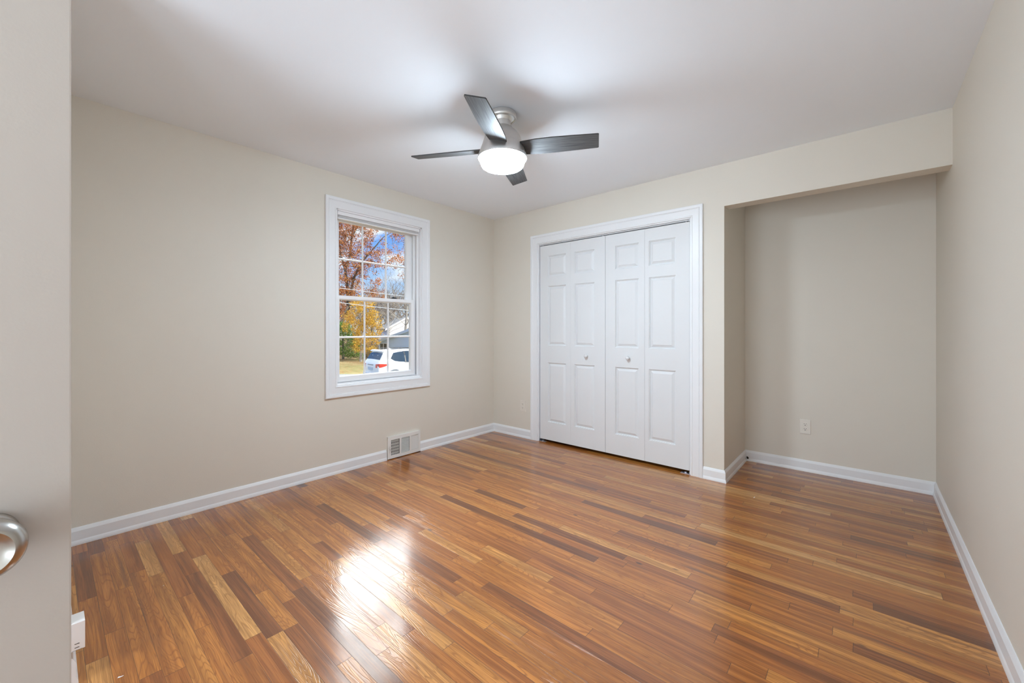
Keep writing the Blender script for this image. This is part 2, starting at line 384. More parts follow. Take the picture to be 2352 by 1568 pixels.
def sash(name, y0, y1, z0, z1, g, x0, x1, my, mz):
    gy0, gy1, gz0, gz1 = g; mb = MB(); c = .007
    for ring in ([(y0, z0, y1, z1, gy0-c, gz0-c, gy1+c, gz1+c, x1, x1)], [(gy0-c, gz0-c, gy1+c, gz1+c, gy0, gz0, gy1, gz1, x1, x1-.010)]):
        a0, b0, a1, b1, c0, d0, c1, d1, xa, xb = ring[0]
        o_ = [(xa, a0, b0), (xa, a1, b0), (xa, a1, b1), (xa, a0, b1)]; i_ = [(xb, c0, d0), (xb, c1, d0), (xb, c1, d1), (xb, c0, d1)]
        mb.add(o_+i_, [(j, (j+1) % 4, 4+(j+1) % 4, 4+j) for j in range(4)])
    for a0, b0, a1, b1 in ((y0, z0, y1, gz0), (y0, gz1, y1, z1), (y0, gz0, gy0, gz1), (gy1, gz0, y1, gz1)):
        mb.box(x0, a0, b0, x1-.0102, a1, b1)
    for i in range(4):                                                      # close the outer rim up to the face
        e = [(y0, z0), (y1, z0), (y1, z1), (y0, z1)]; p, q = e[i], e[(i+1) % 4]
        mb.add([(x1-.0102, *p), (x1-.0102, *q), (x1, *q), (x1, *p)], [(0, 1, 2, 3)])
    s_ = wpart(mb, name, M['vinyl'], fix=True)
    mw = .0165; xm = (x0+x1)/2-.001; xg = xm-.004
    gb = MB()
    for yy in my: gb.prism([(yy-mw/2, xm-.006), (yy-mw/4, xm+.004), (yy+mw/4, xm+.004), (yy+mw/2, xm-.006), (yy, xm-.010)], lambda a, bb, d: (bb, a, d), gz0-.002, gz1+.002)
    for zz in mz: gb.prism([(zz-mw/2, xm-.006), (zz-mw/4, xm+.0045), (zz+mw/4, xm+.0045), (zz+mw/2, xm-.006), (zz, xm-.010)], lambda a, bb, d: (bb, d, a), gy0-.002, gy1+.002)
    wpart(gb, 'muntin_grid', M['vinyl'], s_)
    pb = MB().box(xg-.0115, gy0-.004, gz0-.004, xg-.0085, gy1+.004, gz1+.004)
    wpart(pb, 'glass_pane', M['glass'], s_)
    return s_
up = sash('upper_sash', -1.832, -1.092, 1.420, 2.128, (-1.790, -1.133, 1.457, 2.0795), -.117, -.085, (-1.571, -1.340), (1.768,))
low = sash('lower_sash', -1.838, -1.064, .734, 1.455, (-1.801, -1.1035, .7835, 1.4195), -.083, -.050, (-1.571, -1.3395), (1.105,))
mb = MB(); ly = -1.285
mb.box(-.080, ly-.030, 1.455, -.054, ly+.030, 1.461).lathe([(.013, 1.461), (.013, 1.470), (.009, 1.473)], (-.068, ly, 0), 16)
mb.box(-.074, ly-.004, 1.464, -.062, ly+.034, 1.471)
wpart(mb, 'sash_lock', M['black'], low, bevel=.0012)
# cellular shade raised to the top
sh = tag(empty('window_shade', (-.03, (WY0+WY1)/2, 2.08)), 'white pleated shade raised to the top of the window', 'window shade')
def spart(mb, name, m, o0, parent, **kw):
    mb.v = [tuple(Vector(p)-Vector(o0)) for p in mb.v]; return mb.build(name, m, parent, **kw)
so_ = (-.03, (WY0+WY1)/2, 2.08); y0, y1 = WY0+J+.006, WY1-J-.008
spart(MB().box(-.046, y0, 2.112, -.008, y1, WZ1-J-.001), 'head_rail', M['vinyl'], so_, sh, bevel=.002)
mb = MB()
for i in range(4): mb.prism([(-.042, 2.089+i*.0056), (-.020-.004*(i % 2), 2.0895+i*.0056), (-.016, 2.092+i*.0056), (-.020, 2.0944+i*.0056), (-.042, 2.0944+i*.0056)], lambda a, bb, d: (a, d, bb), y0+.004, y1-.004)
spart(mb, 'folded_fabric', M['shade'], so_, sh)
spart(MB().box(-.043, y0+.003, 2.0805, -.013, y1-.003, 2.0890), 'bottom_rail', M['vinyl'], so_, sh, bevel=.0015)

# ------------------------------------------------------------------ closet casing, jamb and track
tr1 = tag(empty('trim_1', (1.415, 0, 0)), 'white moulded casing framing the closet opening', 'door casing', kind=S)
mb = MB(); casing(mb, .6415, 0, 2.1885, 2.0725, lambda a, bb, th: (a, -th, bb), closed=False)
spart(mb, 'closet_casing', M['trim'], (1.415, 0, 0), tr1, smooth=25)
mb = MB().box(.6400, -.001, 0, CX0+.003, .115, 2.075).box(CX1-.003, -.001, 0, 2.190, .115, 2.075).box(CX0, -.001, CZ1-.003, CX1, .115, 2.075)
spart(mb, 'closet_jamb', M['trim'], (1.415, 0, 0), tr1)
mb = MB().box(CX0+.004, .016, 2.0555, CX1-.004, .019, 2.064).box(CX0+.004, .041, 2.0555, CX1-.004, .044, 2.064).box(CX0+.004, .016, 2.0615, CX1-.004, .044, 2.064)
spart(mb, 'bifold_track', M['trim'], (1.415, 0, 0), tr1)

# bifold leaves
PZ = [(.2145, .829), (1.0067, 1.621), (1.7205, 1.9345)]
LZ0, LZ1, LY = .0285, 2.0440, .012
RINGS = [(0, 0), (.0030, .0065), (.0065, .0065), (.0095, .0140), (.0130, .0140), (.0340, .0035)]
def leaf_mesh(x0, x1, px0, px1):
    mb = MB(); xs_ = [x0, px0, px1, x1]; zs_ = [LZ0]+[z for p in PZ for z in p]+[LZ1]
    for i in range(3):
        for j in range(len(zs_)-1):
            if i == 1 and j % 2 == 1: continue
            mb.add([(xs_[i], LY, zs_[j]), (xs_[i+1], LY, zs_[j]), (xs_[i+1], LY, zs_[j+1]), (xs_[i], LY, zs_[j+1])], [(0, 1, 2, 3)])
    for z0, z1 in PZ:
        v = []
        for o, d in RINGS: v += [(px0+o, LY+d, z0+o), (px1-o, LY+d, z0+o), (px1-o, LY+d, z1-o), (px0+o, LY+d, z1-o)]
        f = [(r*4+q, r*4+(q+1) % 4, (r+1)*4+(q+1) % 4, (r+1)*4+q) for r in range(len(RINGS)-1) for q in range(4)]
        n = len(RINGS)-1; f.append((n*4, n*4+1, n*4+2, n*4+3)); mb.add(v, f)
    e = [(x0, LZ0), (x1, LZ0), (x1, LZ1), (x0, LZ1)]; yb = LY+.034
    for i in range(4):
        p, q = e[i], e[(i+1) % 4]
        mb.add([(p[0], LY, p[1]), (p[0], yb, p[1]), (q[0], yb, q[1]), (q[0], LY, q[1])], [(0, 1, 2, 3)])
    mb.add([(x, yb, z) for x, z in e], [(3, 2, 1, 0)])
    return mb
def bifold(name, x0, leaves, knob_leaf, kx, pivx, gx, label):
    o0 = (x0, LY, 0); d = tag(empty(name, o0), label, 'closet door', group='bifold closet doors', kind=S)
    for i, (a, b_, p, q) in enumerate(leaves):
        lf = spart(leaf_mesh(a, b_, p, q), 'door_leaf', M['doorpaint'], o0, d)
        bm = bmesh.new(); bm.from_mesh(lf.data); bmesh.ops.remove_doubles(bm, verts=bm.verts, dist=.0002); bmesh.ops.recalc_face_normals(bm, faces=bm.faces); bm.to_mesh(lf.data); bm.free()
        if i == knob_leaf:
            kb = MB().lathe([(.0105, -.002), (.0105, .003), (.0060, .006), (.0062, .012), (.0120, .017), (.0172, .024), (.0178, .030), (.0150, .036), (.0085, .0395), (.0001, .0405)], (kx, LY, .9175), 28, 'y')
            spart(kb, 'door_knob', M['doorpaint'], o0, lf, smooth=50)
        pin = MB().lathe([(.0035, 2.036), (.0035, 2.062)], (gx[i], LY+.017, 0), 12)
        spart(pin, 'pivot_pin', M['vinyl'], o0, lf, smooth=40)
    s = 1 if pivx < 1.4 else -1
    br = MB().box(min(pivx, pivx+s*.075), LY-.006, 0, max(pivx, pivx+s*.075), LY+.030, .0035)
    br.box(min(pivx, pivx+s*.004), LY-.006, 0, max(pivx, pivx+s*.004), LY+.030, .024).box(min(pivx+s*.03, pivx+s*.045), LY+.006, .0035, max(pivx+s*.03, pivx+s*.045), LY+.024, .010)
    spart(br, 'pivot_bracket', M['steel'], o0, d)
bifold('door_1', .662, [(.6625, 1.0385, .7603, .9835), (1.0395, 1.4165, 1.0828, 1.305)], 1, 1.2235, CX0+.004, (.690, 1.385), 'left pair of white panelled bifold closet doors, nearest the window wall')
bifold('door_2', 1.419, [(1.4195, 1.7955, 1.518, 1.7423), (1.7965, 2.1715, 1.8344, 2.0613)], 0, 1.6495, CX1-.004, (1.450, 2.140), 'right pair of white panelled bifold closet doors, nearest the alcove')

# ------------------------------------------------------------------ open slab door at the left edge
d3 = tag(empty('door_3', (2.525, -3.389, 0)), 'plain cream slab door standing open at the left edge with a metal knob', 'door', kind=S)
o0 = (2.525, -3.389, 0)
spart(MB().box(2.490, -4.150, .012, 2.525, -3.389, 2.03), 'door_slab', M['slab'], o0, d3, bevel=.0015)
kc = (2.525, -3.452, .945)
mb = MB().lathe([(.0245, 0), (.0245, .004), (.022, .007), (.014, .010), (.0115, .016), (.0125, .022), (.020, .028), (.0280, .035), (.0312, .043), (.0308, .050), (.0270, .0580), (.0225, .0605), (.0180, .0585), (.011, .0555), (.0001, .0545)], kc, 48, 'x')
spart(mb, 'door_handle', M['nickelsoft'], o0, d3, smooth=50)

# ------------------------------------------------------------------ ceiling fan
FC = Vector((1.632, -1.643, 0))
fan = tag(empty('ceiling_fan', (FC.x, FC.y, H)), 'brushed nickel ceiling fan with four dark grey blades and a lit drum lamp', 'ceiling fan')
def lz(prof, name, m, parent=fan, **kw):
    mb = MB().lathe([(r, z-H) for r, z in prof], (0, 0, 0), 64); return mb.build(name, m, parent, smooth=32, **kw)
can = lz([(.074, H-.0005), (.080, H-.003), (.0815, H-.020), (.0815, H-.030), (.079, H-.034), (.0725, H-.0345), (.071, H-.030), (.058, H-.034), (.050, H-.050)], 'canopy', M['nickel'])
lz([(.0505, 2.400), (.0500, 2.392), (.0485, 2.360), (.0485, 2.352)], 'neck', M['nickel'])
lz([(.052, 2.357), (.058, 2.354), (.074, 2.338), (.083, 2.328), (.088, 2.326), (.098, 2.312), (.106, 2.295), (.115, 2.268), (.121, 2.246), (.1235, 2.2425), (.124, 2.2405), (.131, 2.222), (.1385, 2.202), (.1425, 2.190), (.1434, 2.182), (.1432, 2.1745), (.1424, 2.1735), (.1416, 2.1745), (.1412, 2.192), (.132, 2.193)], 'motor_housing', M['nickel'])
lz([(.132, 2.190), (.1338, 2.182), (.1336, 2.168), (.1290, 2.148), (.1262, 2.138), (.1215, 2.1300), (.1140, 2.1245), (.102, 2.1210), (.085, 2.1190), (.05, 2.1182), (.0001, 2.1180)], 'lamp_shade', M['lamp'])
def blade_mesh():
    mb = MB(); st = []
    for r, w0, w1 in ((.085, -.046, .046), (.13, -.053, .056), (.20, -.060, .062), (.29, -.063, .063), (.40, -.061, .0595), (.50, -.0575, .0555), (.549, -.056, .0535), (.555, -.053, .0505)):
        st.append((r, w0, w1))
    v = []; th = .0032
    for r, a, b_ in st:
        for wv, z in ((a, th), (a, -th), (b_, -th), (b_, th)): v.append((r, wv, z))
    f = []
    fm = []
    for i in range(len(st)-1):
        for q in range(4): f.append((i*4+q, i*4+(q+1) % 4, (i+1)*4+(q+1) % 4, (i+1)*4+q)); fm.append(1 if q in (0, 2) else 0)
    f += [(3, 2, 1, 0), tuple((len(st)-1)*4+q for q in range(4))]; fm += [1, 1]
    mb.v = v; mb.f = f; mb.mi = fm; return mb
A0 = YAW+math.radians(-11.7)
for i in range(4):
    a = A0+i*math.pi/2
    if i == 0:
        bl = blade_mesh().build('blade', [M['blade'], M['bladeedge']], fan)
        ib = MB().box(.10, -.030, .0034, .155, .030, .0075).box(.095, -.018, .0034, .118, .018, .016)
        iron = ib.build('blade_iron', M['nickel'], bl, bevel=.001)
    else:
        bl2 = bl.copy(); col.objects.link(bl2); ir2 = iron.copy(); col.objects.link(ir2); ir2.parent = bl2; bl_i = bl2
    bb = bl if i == 0 else bl_i
    # pitch: the edge on the clockwise side (seen from above) sits higher
    bb.matrix_local = Matrix.Translation((0, 0, 2.2295-H)) @ Matrix.Rotation(a, 4, 'Z') @ Matrix.Rotation(math.radians(-15), 4, 'X')

# ------------------------------------------------------------------ wall register
reg = tag(empty('wall_register', (0, -1.22, 0)), 'white metal heat register set into the baseboard below the window', 'vent')
o0 = (0, -1.22, 0); Z0, Z1 = .0065, .2035; TX = .0195
banks = [(-1.3640, -1.2745), (-1.2570, -1.1665), (-1.1500, -1.0690)]; bz0, bz1 = .036, .172
mb = MB(); ys_ = [RY0]+[y for p in banks for y in p]+[RY1]
for i in range(7):
    if i % 2 == 0: mb.box(.0165, ys_[i], Z0, TX, ys_[i+1], Z1)
    else: mb.box(.0165, ys_[i], Z0, TX, ys_[i+1], bz0); mb.box(.0165, ys_[i], bz1, TX, ys_[i+1], Z1)
mb.box(.0, RY0+.001, Z0, .0166, RY0+.004, Z1-.001).box(.0, RY1-.004, Z0, .0166, RY1-.001, Z1-.001).box(0, RY0+.001, Z1-.004, .0166, RY1-.001, Z1-.001).box(0, RY0+.001, Z0, .0166, RY1-.001, Z0+.003)
spart(mb, 'register_frame', M['regwhite'], o0, reg)
spart(MB().box(.0005, RY0+.006, .012, .0020, RY1-.006, .198), 'duct_shade_sheet', M['dark'], o0, reg)  # flat dark sheet, the shade inside the duct put into its colour
mb = MB()
for zz in (.048, .075, .102, .129, .156): mb.box(.0030, banks[0][0]-.004, zz-.006, .0042, banks[0][1]+.004, zz+.006)
spart(mb, 'damper_blades', M['regwhite'], o0, reg)
def fins_v(y0, y1, n, ang, wdt):
    mb = MB()
    for i in range(n):
        y = y0+(y1-y0)*(i+.5)/n
        mb.obox(Matrix.Translation((.0118, y, (bz0+bz1)/2)) @ Matrix.Rotation(ang, 4, 'Z'), wdt, .0014, bz1-bz0)
    return mb
spart(fins_v(*banks[0], 8, math.radians(-52), .0135), 'louver_bank', M['regwhite'], o0, reg)
mb = MB()
for i in range(12):
    z = bz0+(bz1-bz0)*(i+.5)/12
    mb.obox(Matrix.Translation((.0118, (banks[1][0]+banks[1][1])/2, z)) @ Matrix.Rotation(math.radians(28), 4, 'Y'), .0125, banks[1][1]-banks[1][0], .0014)
spart(mb, 'louver_bank', M['regwhite'], o0, reg)
spart(fins_v(*banks[2], 8, math.radians(52), .0150), 'louver_bank', M['regwhite'], o0, reg)
mb = MB().box(.0195, -1.3795, .0600, .0212, -1.3765, .1200).box(.0195, -1.3792, .090, .030, -1.3768, .098)
spart(mb, 'damper_lever', M['nickel'], o0, reg)
for yy in (-1.389, -1.055): spart(MB().lathe([(.0032, .0195), (.0030, .0212), (.0001, .0216)], (0, yy, .106), 12, 'x'), 'screw', M['nickel'], o0, reg)

# ------------------------------------------------------------------ wall outlets
def outlet(label):
    e = tag(empty('wall_outlet'), label, 'wall outlet', group='duplex wall outlets')
    pl = MB().box(-.0365, -.0055, -.0590, .0365, 0, .0590).build('cover_plate', M['plate'], e, bevel=.0022)
    for zc in (.0195, -.0195):
        r = MB().lathe([(.0172, 0), (.0172, .0068), (.0165, .0074), (.0001, .0074)], (0, 0, zc), 28, 'y', sy=.84).build('receptacle', M['plate'], e, smooth=40)
        for n, mb in (('slot', MB().box(-.0075, -.0078, zc+.0005, -.0052, -.0070, zc+.0085)), ('slot', MB().box(.0052, -.0078, zc+.0015, .0075, -.0070, zc+.0080)),
                      ('ground_hole', MB().lathe([(.0030, .0070), (.0030, .0078), (.0001, .0078)], (0, 0, zc-.0065), 14, 'y'))):
            mb.build(n, M['slot'], r)
    MB().lathe([(.0026, .0050), (.0024, .0064), (.0001, .0066)], (0, 0, 0), 12, 'y').build('screw', M['plate'], e, smooth=40)
    return e
ou = outlet('beige wall outlet beside the closet casing'); ou.location = (.437, 0, .342)
o2 = copy_tree(ou); o2.location = (2.8695, AD, .3672); o2['label'] = 'beige wall outlet on the back wall of the alcove'

# ------------------------------------------------------------------ box behind the open door, cable stub, floor scraps
sb = tag(empty('surface_outlet_box', (1.290, NY, .118)), 'small white surface box with two dark slots above the baseboard behind the open door', 'outlet box')
o0 = (1.290, NY, .118); bx1 = 1.292
spart(MB().box(bx1-.069, NY, .118, bx1, NY+.0325, .2070), 'box_cover', M['whiteplastic'], o0, sb, bevel=.0012)
mb = MB()
for zz in (.1385, .1265): mb.box(bx1-.001, NY+.0085, zz, bx1+.0006, NY+.0190, zz+.0018)
spart(mb, 'slot', M['slot'], o0, sb)
spart(MB().box(bx1-.001, NY+.003, .1185, bx1+.0004, NY+.0265, .1192), 'seam_line', M['slot'], o0, sb)

cs = tag(empty('cable_stub', (2.452, .700, .034)), 'short black cable stub poking out at the alcove corner by the baseboard', 'cable')
o0 = (2.452, .700, .034)
spart(MB().tube([(2.449, .706, .034), (2.452, .697, .034), (2.455, .690, .031)], .0055, 8), 'cable', M['black'], o0, cs, smooth=40)
spart(MB().tube([(2.455, .690, .031), (2.458, .684, .029)], [.0085, .0075], 6), 'connector', M['black'], o0, cs)
def scrap(x, y, rz, l, wd, label):
    n = 5; mb = MB(); v = []
    for i in range(n):
        u = i/(n-1); ww = wd*(1-u*.8); zz = .0008+.004*u*u
        v += [(l*u, -ww/2, zz), (l*u, ww/2, zz+.0006), (l*u, ww/2, zz+.0012), (l*u, -ww/2, zz+.0006)]
    f = [(i*4+q, i*4+(q+1) % 4, i*4+4+(q+1) % 4, i*4+4+q) for i in range(n-1) for q in range(4)]+[(3, 2, 1, 0), tuple((n-1)*4+q for q in range(4))]
    mb.add(v, f); o = mb.build('paper_scrap', M['paper']); o.location = (x, y, 0); o.rotation_euler = (0, 0, rz)
    tag(o, label, 'scrap', group='small scraps on the floor')
def on_floor(px, py):
    dpt = CAM.z*FPX/(py-HOR); return CAM+FW*dpt+RT*(dpt*(px-1176)/FPX)
for px, py, rz, l, wd, lb in ((271, 1556, .9, .016, .005, 'tiny curled white scrap on the floor near the open door'),
                              (375, 1345, .3, .006, .003, 'tiny white fleck on the boards out from the left baseboard'),
                              (1731, 1143, 1.1, .014, .004, 'tiny white sliver on the floor in front of the alcove'),
                              (642, 1193, .4, .006, .003, 'tiny pale fleck on the boards close under the left wall')):
    p = on_floor(px, py); scrap(p.x, p.y, rz, l, wd, lb)

#OUTSIDE
# ================================================================== outside
R = random.Random(7)
GZ = -1.50
def at(px, d, z=None, py=None):
    """point at pixel column px, depth d from the camera, height z (or pixel row py)"""
    p = CAM+FW*d+RT*(d*(px-1176)/FPX)
    p.z = z if z is not None else (GZ if py is None else CAM.z-(py-HOR)*d/FPX)
    return p
def leafmat(name, stops, trans=.25):
    m = bpy.data.materials.new(name); m.use_nodes = True; t = NT(m.node_tree); b = t.n['Principled BSDF']
    g = t.node('ShaderNodeNewGeometry')
    cc = t.ramp(g.outputs['Random Per Island'], stops)
    t.l.new(cc, b.inputs['Base Color']); b.inputs['Roughness'].default_value = .6; b.inputs['Specular IOR Level'].default_value = .2
    tl = t.node('ShaderNodeBsdfTranslucent'); t.l.new(cc, tl.inputs[0])
    mx = t.node('ShaderNodeMixShader'); mx.inputs[0].default_value = trans
    t.l.new(b.outputs[0], mx.inputs[1]); t.l.new(tl.outputs[0], mx.inputs[2])
    t.l.new(mx.outputs[0], t.n['Material Output'].inputs[0]); return m
M['oakleaf'] = leafmat('orange_oak_leaves', [(0, (.14, .060, .034)), (.25, (.28, .10, .042)), (.55, (.50, .185, .065)), (.85, (.66, .28, .09)), (1, (.72, .42, .14))])
M['yelleaf'] = leafmat('golden_leaves', [(0, (.36, .19, .03)), (.4, (.62, .36, .05)), (.8, (.74, .47, .08)), (1, (.52, .42, .08))])
M['green'] = leafmat('evergreen_sprays', [(0, (.06, .12, .025)), (.5, (.15, .26, .05)), (.9, (.28, .40, .09)), (1, (.42, .46, .14))])
M['brush'] = leafmat('undergrowth_leaves', [(0, (.12, .08, .03)), (.5, (.22, .17, .06)), (1, (.36, .24, .10))])
M['bark'] = mat('grey_bark', (.13, .115, .095), .9, noise=.45, nscale=9)
M['palebark'] = mat('pale_bark', (.36, .34, .30), .9, noise=.30, nscale=9)
M['twig'] = mat('bare_twigs', (.27, .235, .19), .9, noise=.3, nscale=5)
M['wire'] = mat('utility_cable', (.62, .66, .70), .5, noise=.05)
M['siding'] = mat('white_siding', (.80, .81, .82), .6, noise=.02)
M['shadesiding'] = mat('shade_blue_siding', (.50, .64, .86), .6, noise=.02)  # blue cast of the walls in shade, put into the siding colour
M['roof'] = mat('grey_shingle', (.085, .085, .09), .9, noise=.2, nscale=14)
M['houseglass'] = mat('dark_house_glass', (.03, .04, .05), .08, spec=.6)
M['carpaint'] = mat('white_car_paint', (.80, .81, .83), .22, coat=.6, noise=.004)
M['carglass'] = mat('tinted_car_glass', (.030, .05, .07), .06, spec=.8)
M['carblack'] = mat('car_black_trim', (.03, .032, .035), .4, noise=.1)
M['cargrey'] = mat('car_grey_cladding', (.16, .18, .20), .5, noise=.05)
M['tyre'] = mat('tyre_rubber', (.02, .02, .02), .8, noise=.1)
M['alloy'] = mat('alloy_wheel', (.55, .56, .58), .3, .9, noise=.05)
M['redlens'] = mat('red_lamp_lens', (.62, .03, .015), .15, coat=.8, noise=.1)
M['clearlens'] = mat('clear_lamp_lens', (.70, .62, .60), .15, noise=.05)
M['numberplate'] = mat('pale_blue_plate', (.46, .55, .66), .4, noise=.03)
M['asphalt'] = mat('pale_driveway_asphalt', (.20, .215, .21), .85, noise=.12, nscale=18)

# lawn with drifts of fallen leaves
m = bpy.data.materials.new('autumn_lawn'); m.use_nodes = True; t = NT(m.node_tree); b = t.n['Principled BSDF']
oc = t.node('ShaderNodeTexCoord').outputs['Object']; ox, oy, oz = t.sep(oc)
gr = t.mix(t.smooth(t.noise(oc, .28, 3), .46, .62), (.34, .265, .115), (.19, .185, .062))
gr = t.mix(t.smooth(t.noise(oc, 3.5, 4, .7), .45, .7), gr, (.36, .29, .135))
lf = t.noise(oc, 9.0, 5, .75); lf2 = t.noise(oc, .22, 2)
msk = t.math('ADD', lf, t.math('MULTIPLY', t.math('SUBTRACT', lf2, .5), .55))
gr = t.mix(t.smooth(msk, .54, .64), gr, (.28, .115, .045))
dd = t.math('ADD', t.math('MULTIPLY', ox, FW.x), t.math('MULTIPLY', oy, FW.y))     # leaf-litter belt under the trees
bl_ = t.math('ADD', dd, t.math('MULTIPLY', t.noise(oc, .35, 3), 5.0))
gr = t.mix(t.smooth(bl_, 34.5, 36.5), gr, t.ramp(t.noise(oc, 6, 4, .7), [(.3, (.085, .045, .022)), (.55, (.20, .105, .045)), (.75, (.33, .19, .085))]))
t.l.new(gr, b.inputs['Base Color']); b.inputs['Roughness'].default_value = .95; b.inputs['Specular IOR Level'].default_value = .1
M['lawn'] = m
p0 = CAM+FW*2.0; mb = MB()
v = [Vector((-.6, -60, GZ)), Vector((-.6, 80, GZ)), Vector((-120, 110, GZ)), Vector((-120, -60, GZ))]
mb.add([tuple(q) for q in v]+[tuple(q-Vector((0, 0, .3))) for q in v], [(0, 1, 2, 3), (7, 6, 5, 4)]+[(i, (i+1) % 4, 4+(i+1) % 4, 4+i) for i in range(4)])
tag(mb.build('lawn', M['lawn']), 'dry autumn lawn strewn with leaves outside the window', 'lawn', kind=S)
mb = MB(); q = [at(-400, 15), at(2400, 15), at(2400, 24.3), at(-400, 24.3)]
mb.add([(p.x, p.y, GZ-.05) for p in q]+[(p.x, p.y, GZ+.012) for p in q], [(0, 1, 2, 3), (7, 6, 5, 4)]+[(i, (i+1) % 4, 4+(i+1) % 4, 4+i) for i in range(4)])
tag(mb.build('driveway', M['asphalt']), 'pale asphalt driveway under the parked car', 'driveway', kind=S)

# ------------------------------------------------------------------ plants
def leaves(mb, c, rad, n, size, sq=.8):
    for _ in range(n):
        u = Vector((R.gauss(0, 1), R.gauss(0, 1), R.gauss(0, 1))).normalized()*(R.random()**.5)
        p = c+Vector((u.x*rad, u.y*rad, u.z*rad*sq))
        a = Vector((R.gauss(0, 1), R.gauss(0, 1), R.gauss(0, 1))).normalized(); b_ = a.orthogonal().normalized()
        b_ = Matrix.Rotation(R.random()*6.28, 3, a) @ b_
        s = size*(.6+.8*R.random())
        mb.add([p-a*s*.5, p+b_*s*.32-a*.04*s, p+a*s*.5, p-b_*s*.32-a*.04*s], [(0, 1, 2, 3)])
def limb(mb, p, d, length, r0, depth, n_ch, spread, tips, up=.15, n=5, seg=4, wob=.16):
    pts = [p]; rads = [r0]; q = p.copy(); dd = d.normalized()
    for i in range(seg):
        dd = (dd+Vector((R.gauss(0, wob), R.gauss(0, wob), R.gauss(0, wob)+up*.3))).normalized()
        q = q+dd*(length/seg); pts.append(q.copy()); rads.append(r0*(1-.62*(i+1)/seg))
    mb.tube(pts, rads, n if r0 > .05 else 3)
    if depth == 0: tips.append(q.copy()); return
    for c_ in range(n_ch):
        f = .35+.65*(c_+R.random())/n_ch; i = min(int(f*seg), seg-1); g = pts[i].lerp(pts[i+1], f*seg-i)
        a = Vector((R.gauss(0, 1), R.gauss(0, 1), R.gauss(0, .7)+up)).normalized()
        limb(mb, g, (dd*(1-spread)+a*spread).normalized(), length*(.5+.25*R.random()), max(rads[i]*.55, .008), depth-1, n_ch, spread, tips, up, n, 3, wob)
def tree_obj(name, base, mbs, label, cat='tree', group=None):
    e = tag(empty(name, base), label, cat, group)
    for nm, mb, mm in mbs:
        mb.v = [tuple(Vector(q)-Vector(base)) for q in mb.v]; mb.build(nm, mm, e, fix=False)
    return e

# big orange oak: leaning pale trunk, forked dark limbs, crown thinner to the right
base = at(772, 45, GZ); tips = []
tk = MB(); fork = at(800, 45, py=703)
tk.tube([base, at(781, 45, py=770), at(787, 45, py=735), fork], [.34, .28, .23, .20], 8)
br = MB()
def oakpath(pp, r0, r1):
    n = len(pp); br.tube([at(px, 45+dz_, py=py) for px, py, dz_ in pp], [r0+(r1-r0)*i/(n-1) for i in range(n)], 6)
oakpath([(800, 703, 0), (798, 660, 0), (793, 620, .3), (804, 585, .5), (808, 545, .6), (814, 505, .4), (812, 470, 0)], .20, .07)
oakpath([(800, 703, 0), (812, 640, -.5), (828, 606, -1.0), (845, 585, -1.2), (868, 560, -1)], .16, .05)
oakpath([(828, 606, -1), (852, 598, -1.5), (880, 610, -1.6), (905, 590, -1)], .08, .03)
oakpath([(793, 620, .3), (784, 590, .8), (778, 550, 1), (786, 505, 1)], .13, .05)
oakpath([(808, 545, .6), (826, 510, 1), (840, 478, 1)], .09, .04)
oakpath([(845, 585, -1.2), (880, 545, -1), (912, 525, -.8)], .06, .02)
oakpath([(790, 728, 0), (806, 700, -.8), (824, 688, -1.2)], .10, .03)
ctr = []
for _ in range(860):
    while True:
        px = R.uniform(745, 950); py = R.uniform(475, 735)
        wgt = 1.0 if px < 840 else (1.0-(px-840)/110*.45)
        if py > 640: wgt *= (1.0 if px < 826 else .25)
        if py > 690 and px > 812: wgt = 0
        if py > 600 and px > 890: wgt *= .15
        if 856 < px < 905 and 515 < py < 575: wgt *= .12
        if 842 < px < 885 and 612 < py < 640: wgt *= .2
        if px > 895 and 545 < py < 585: wgt *= .25
        if R.random() < wgt: break
    ctr.append(at(px, 45+R.uniform(-2.6, 2.6), py=py))
lv = MB(); yl = MB()
for c_ in ctr:
    leaves(lv, c_, R.uniform(.28, .70), 50, .125)
    if R.random() < .10 and c_.z < CAM.z+5.5: leaves(yl, c_, .6, 34, .13)
    if R.random() < .5: br.tube([c_, c_+Vector((R.gauss(0, .3), R.gauss(0, .3), -R.uniform(.2, .6))), c_+Vector((R.gauss(0, .6), R.gauss(0, .6), -R.uniform(.6, 1.2)))], [.004, .012, .020], 3)
tree_obj('oak_tree', base, [('trunk', tk, M['palebark']), ('branches', br, M['bark']), ('foliage', lv, M['oakleaf']), ('yellow_foliage', yl, M['yelleaf'])], 'tall tree with orange-brown leaves filling the upper window panes')

# small golden tree
base = at(829, 34, GZ); tk = MB(); tips = []
tk.tube([base, at(830, 34, py=790), at(829, 34, py=745), at(827, 34, py=705)], [.13, .11, .07, .03], 6)
for px, py in ((806, 730), (852, 730), (800, 755), (862, 765), (845, 700), (812, 705)):
    tk.tube([at(829, 34, py=py+26), at((829+px)/2, 34, py=py+10), at(px, 34, py=py)], [.05, .035, .012], 4)
lv = MB()
for _ in range(300):
    while True:
        px = R.uniform(790, 876); py = R.uniform(682, 806)
        cx_, hw = 832, 12+34*min(1, (py-676)/60) if py < 770 else 44-(py-770)*.35
        if abs(px-cx_) < hw and not (px < 812 and py > 765): break
    leaves(lv, at(px, 34+R.uniform(-1.3, 1.3), py=py), R.uniform(.18, .42), 34, .095)
tree_obj('maple_tree', base, [('trunk', tk, M['palebark']), ('foliage', lv, M['yelleaf'])], 'small tree with golden yellow leaves in front of the white house')

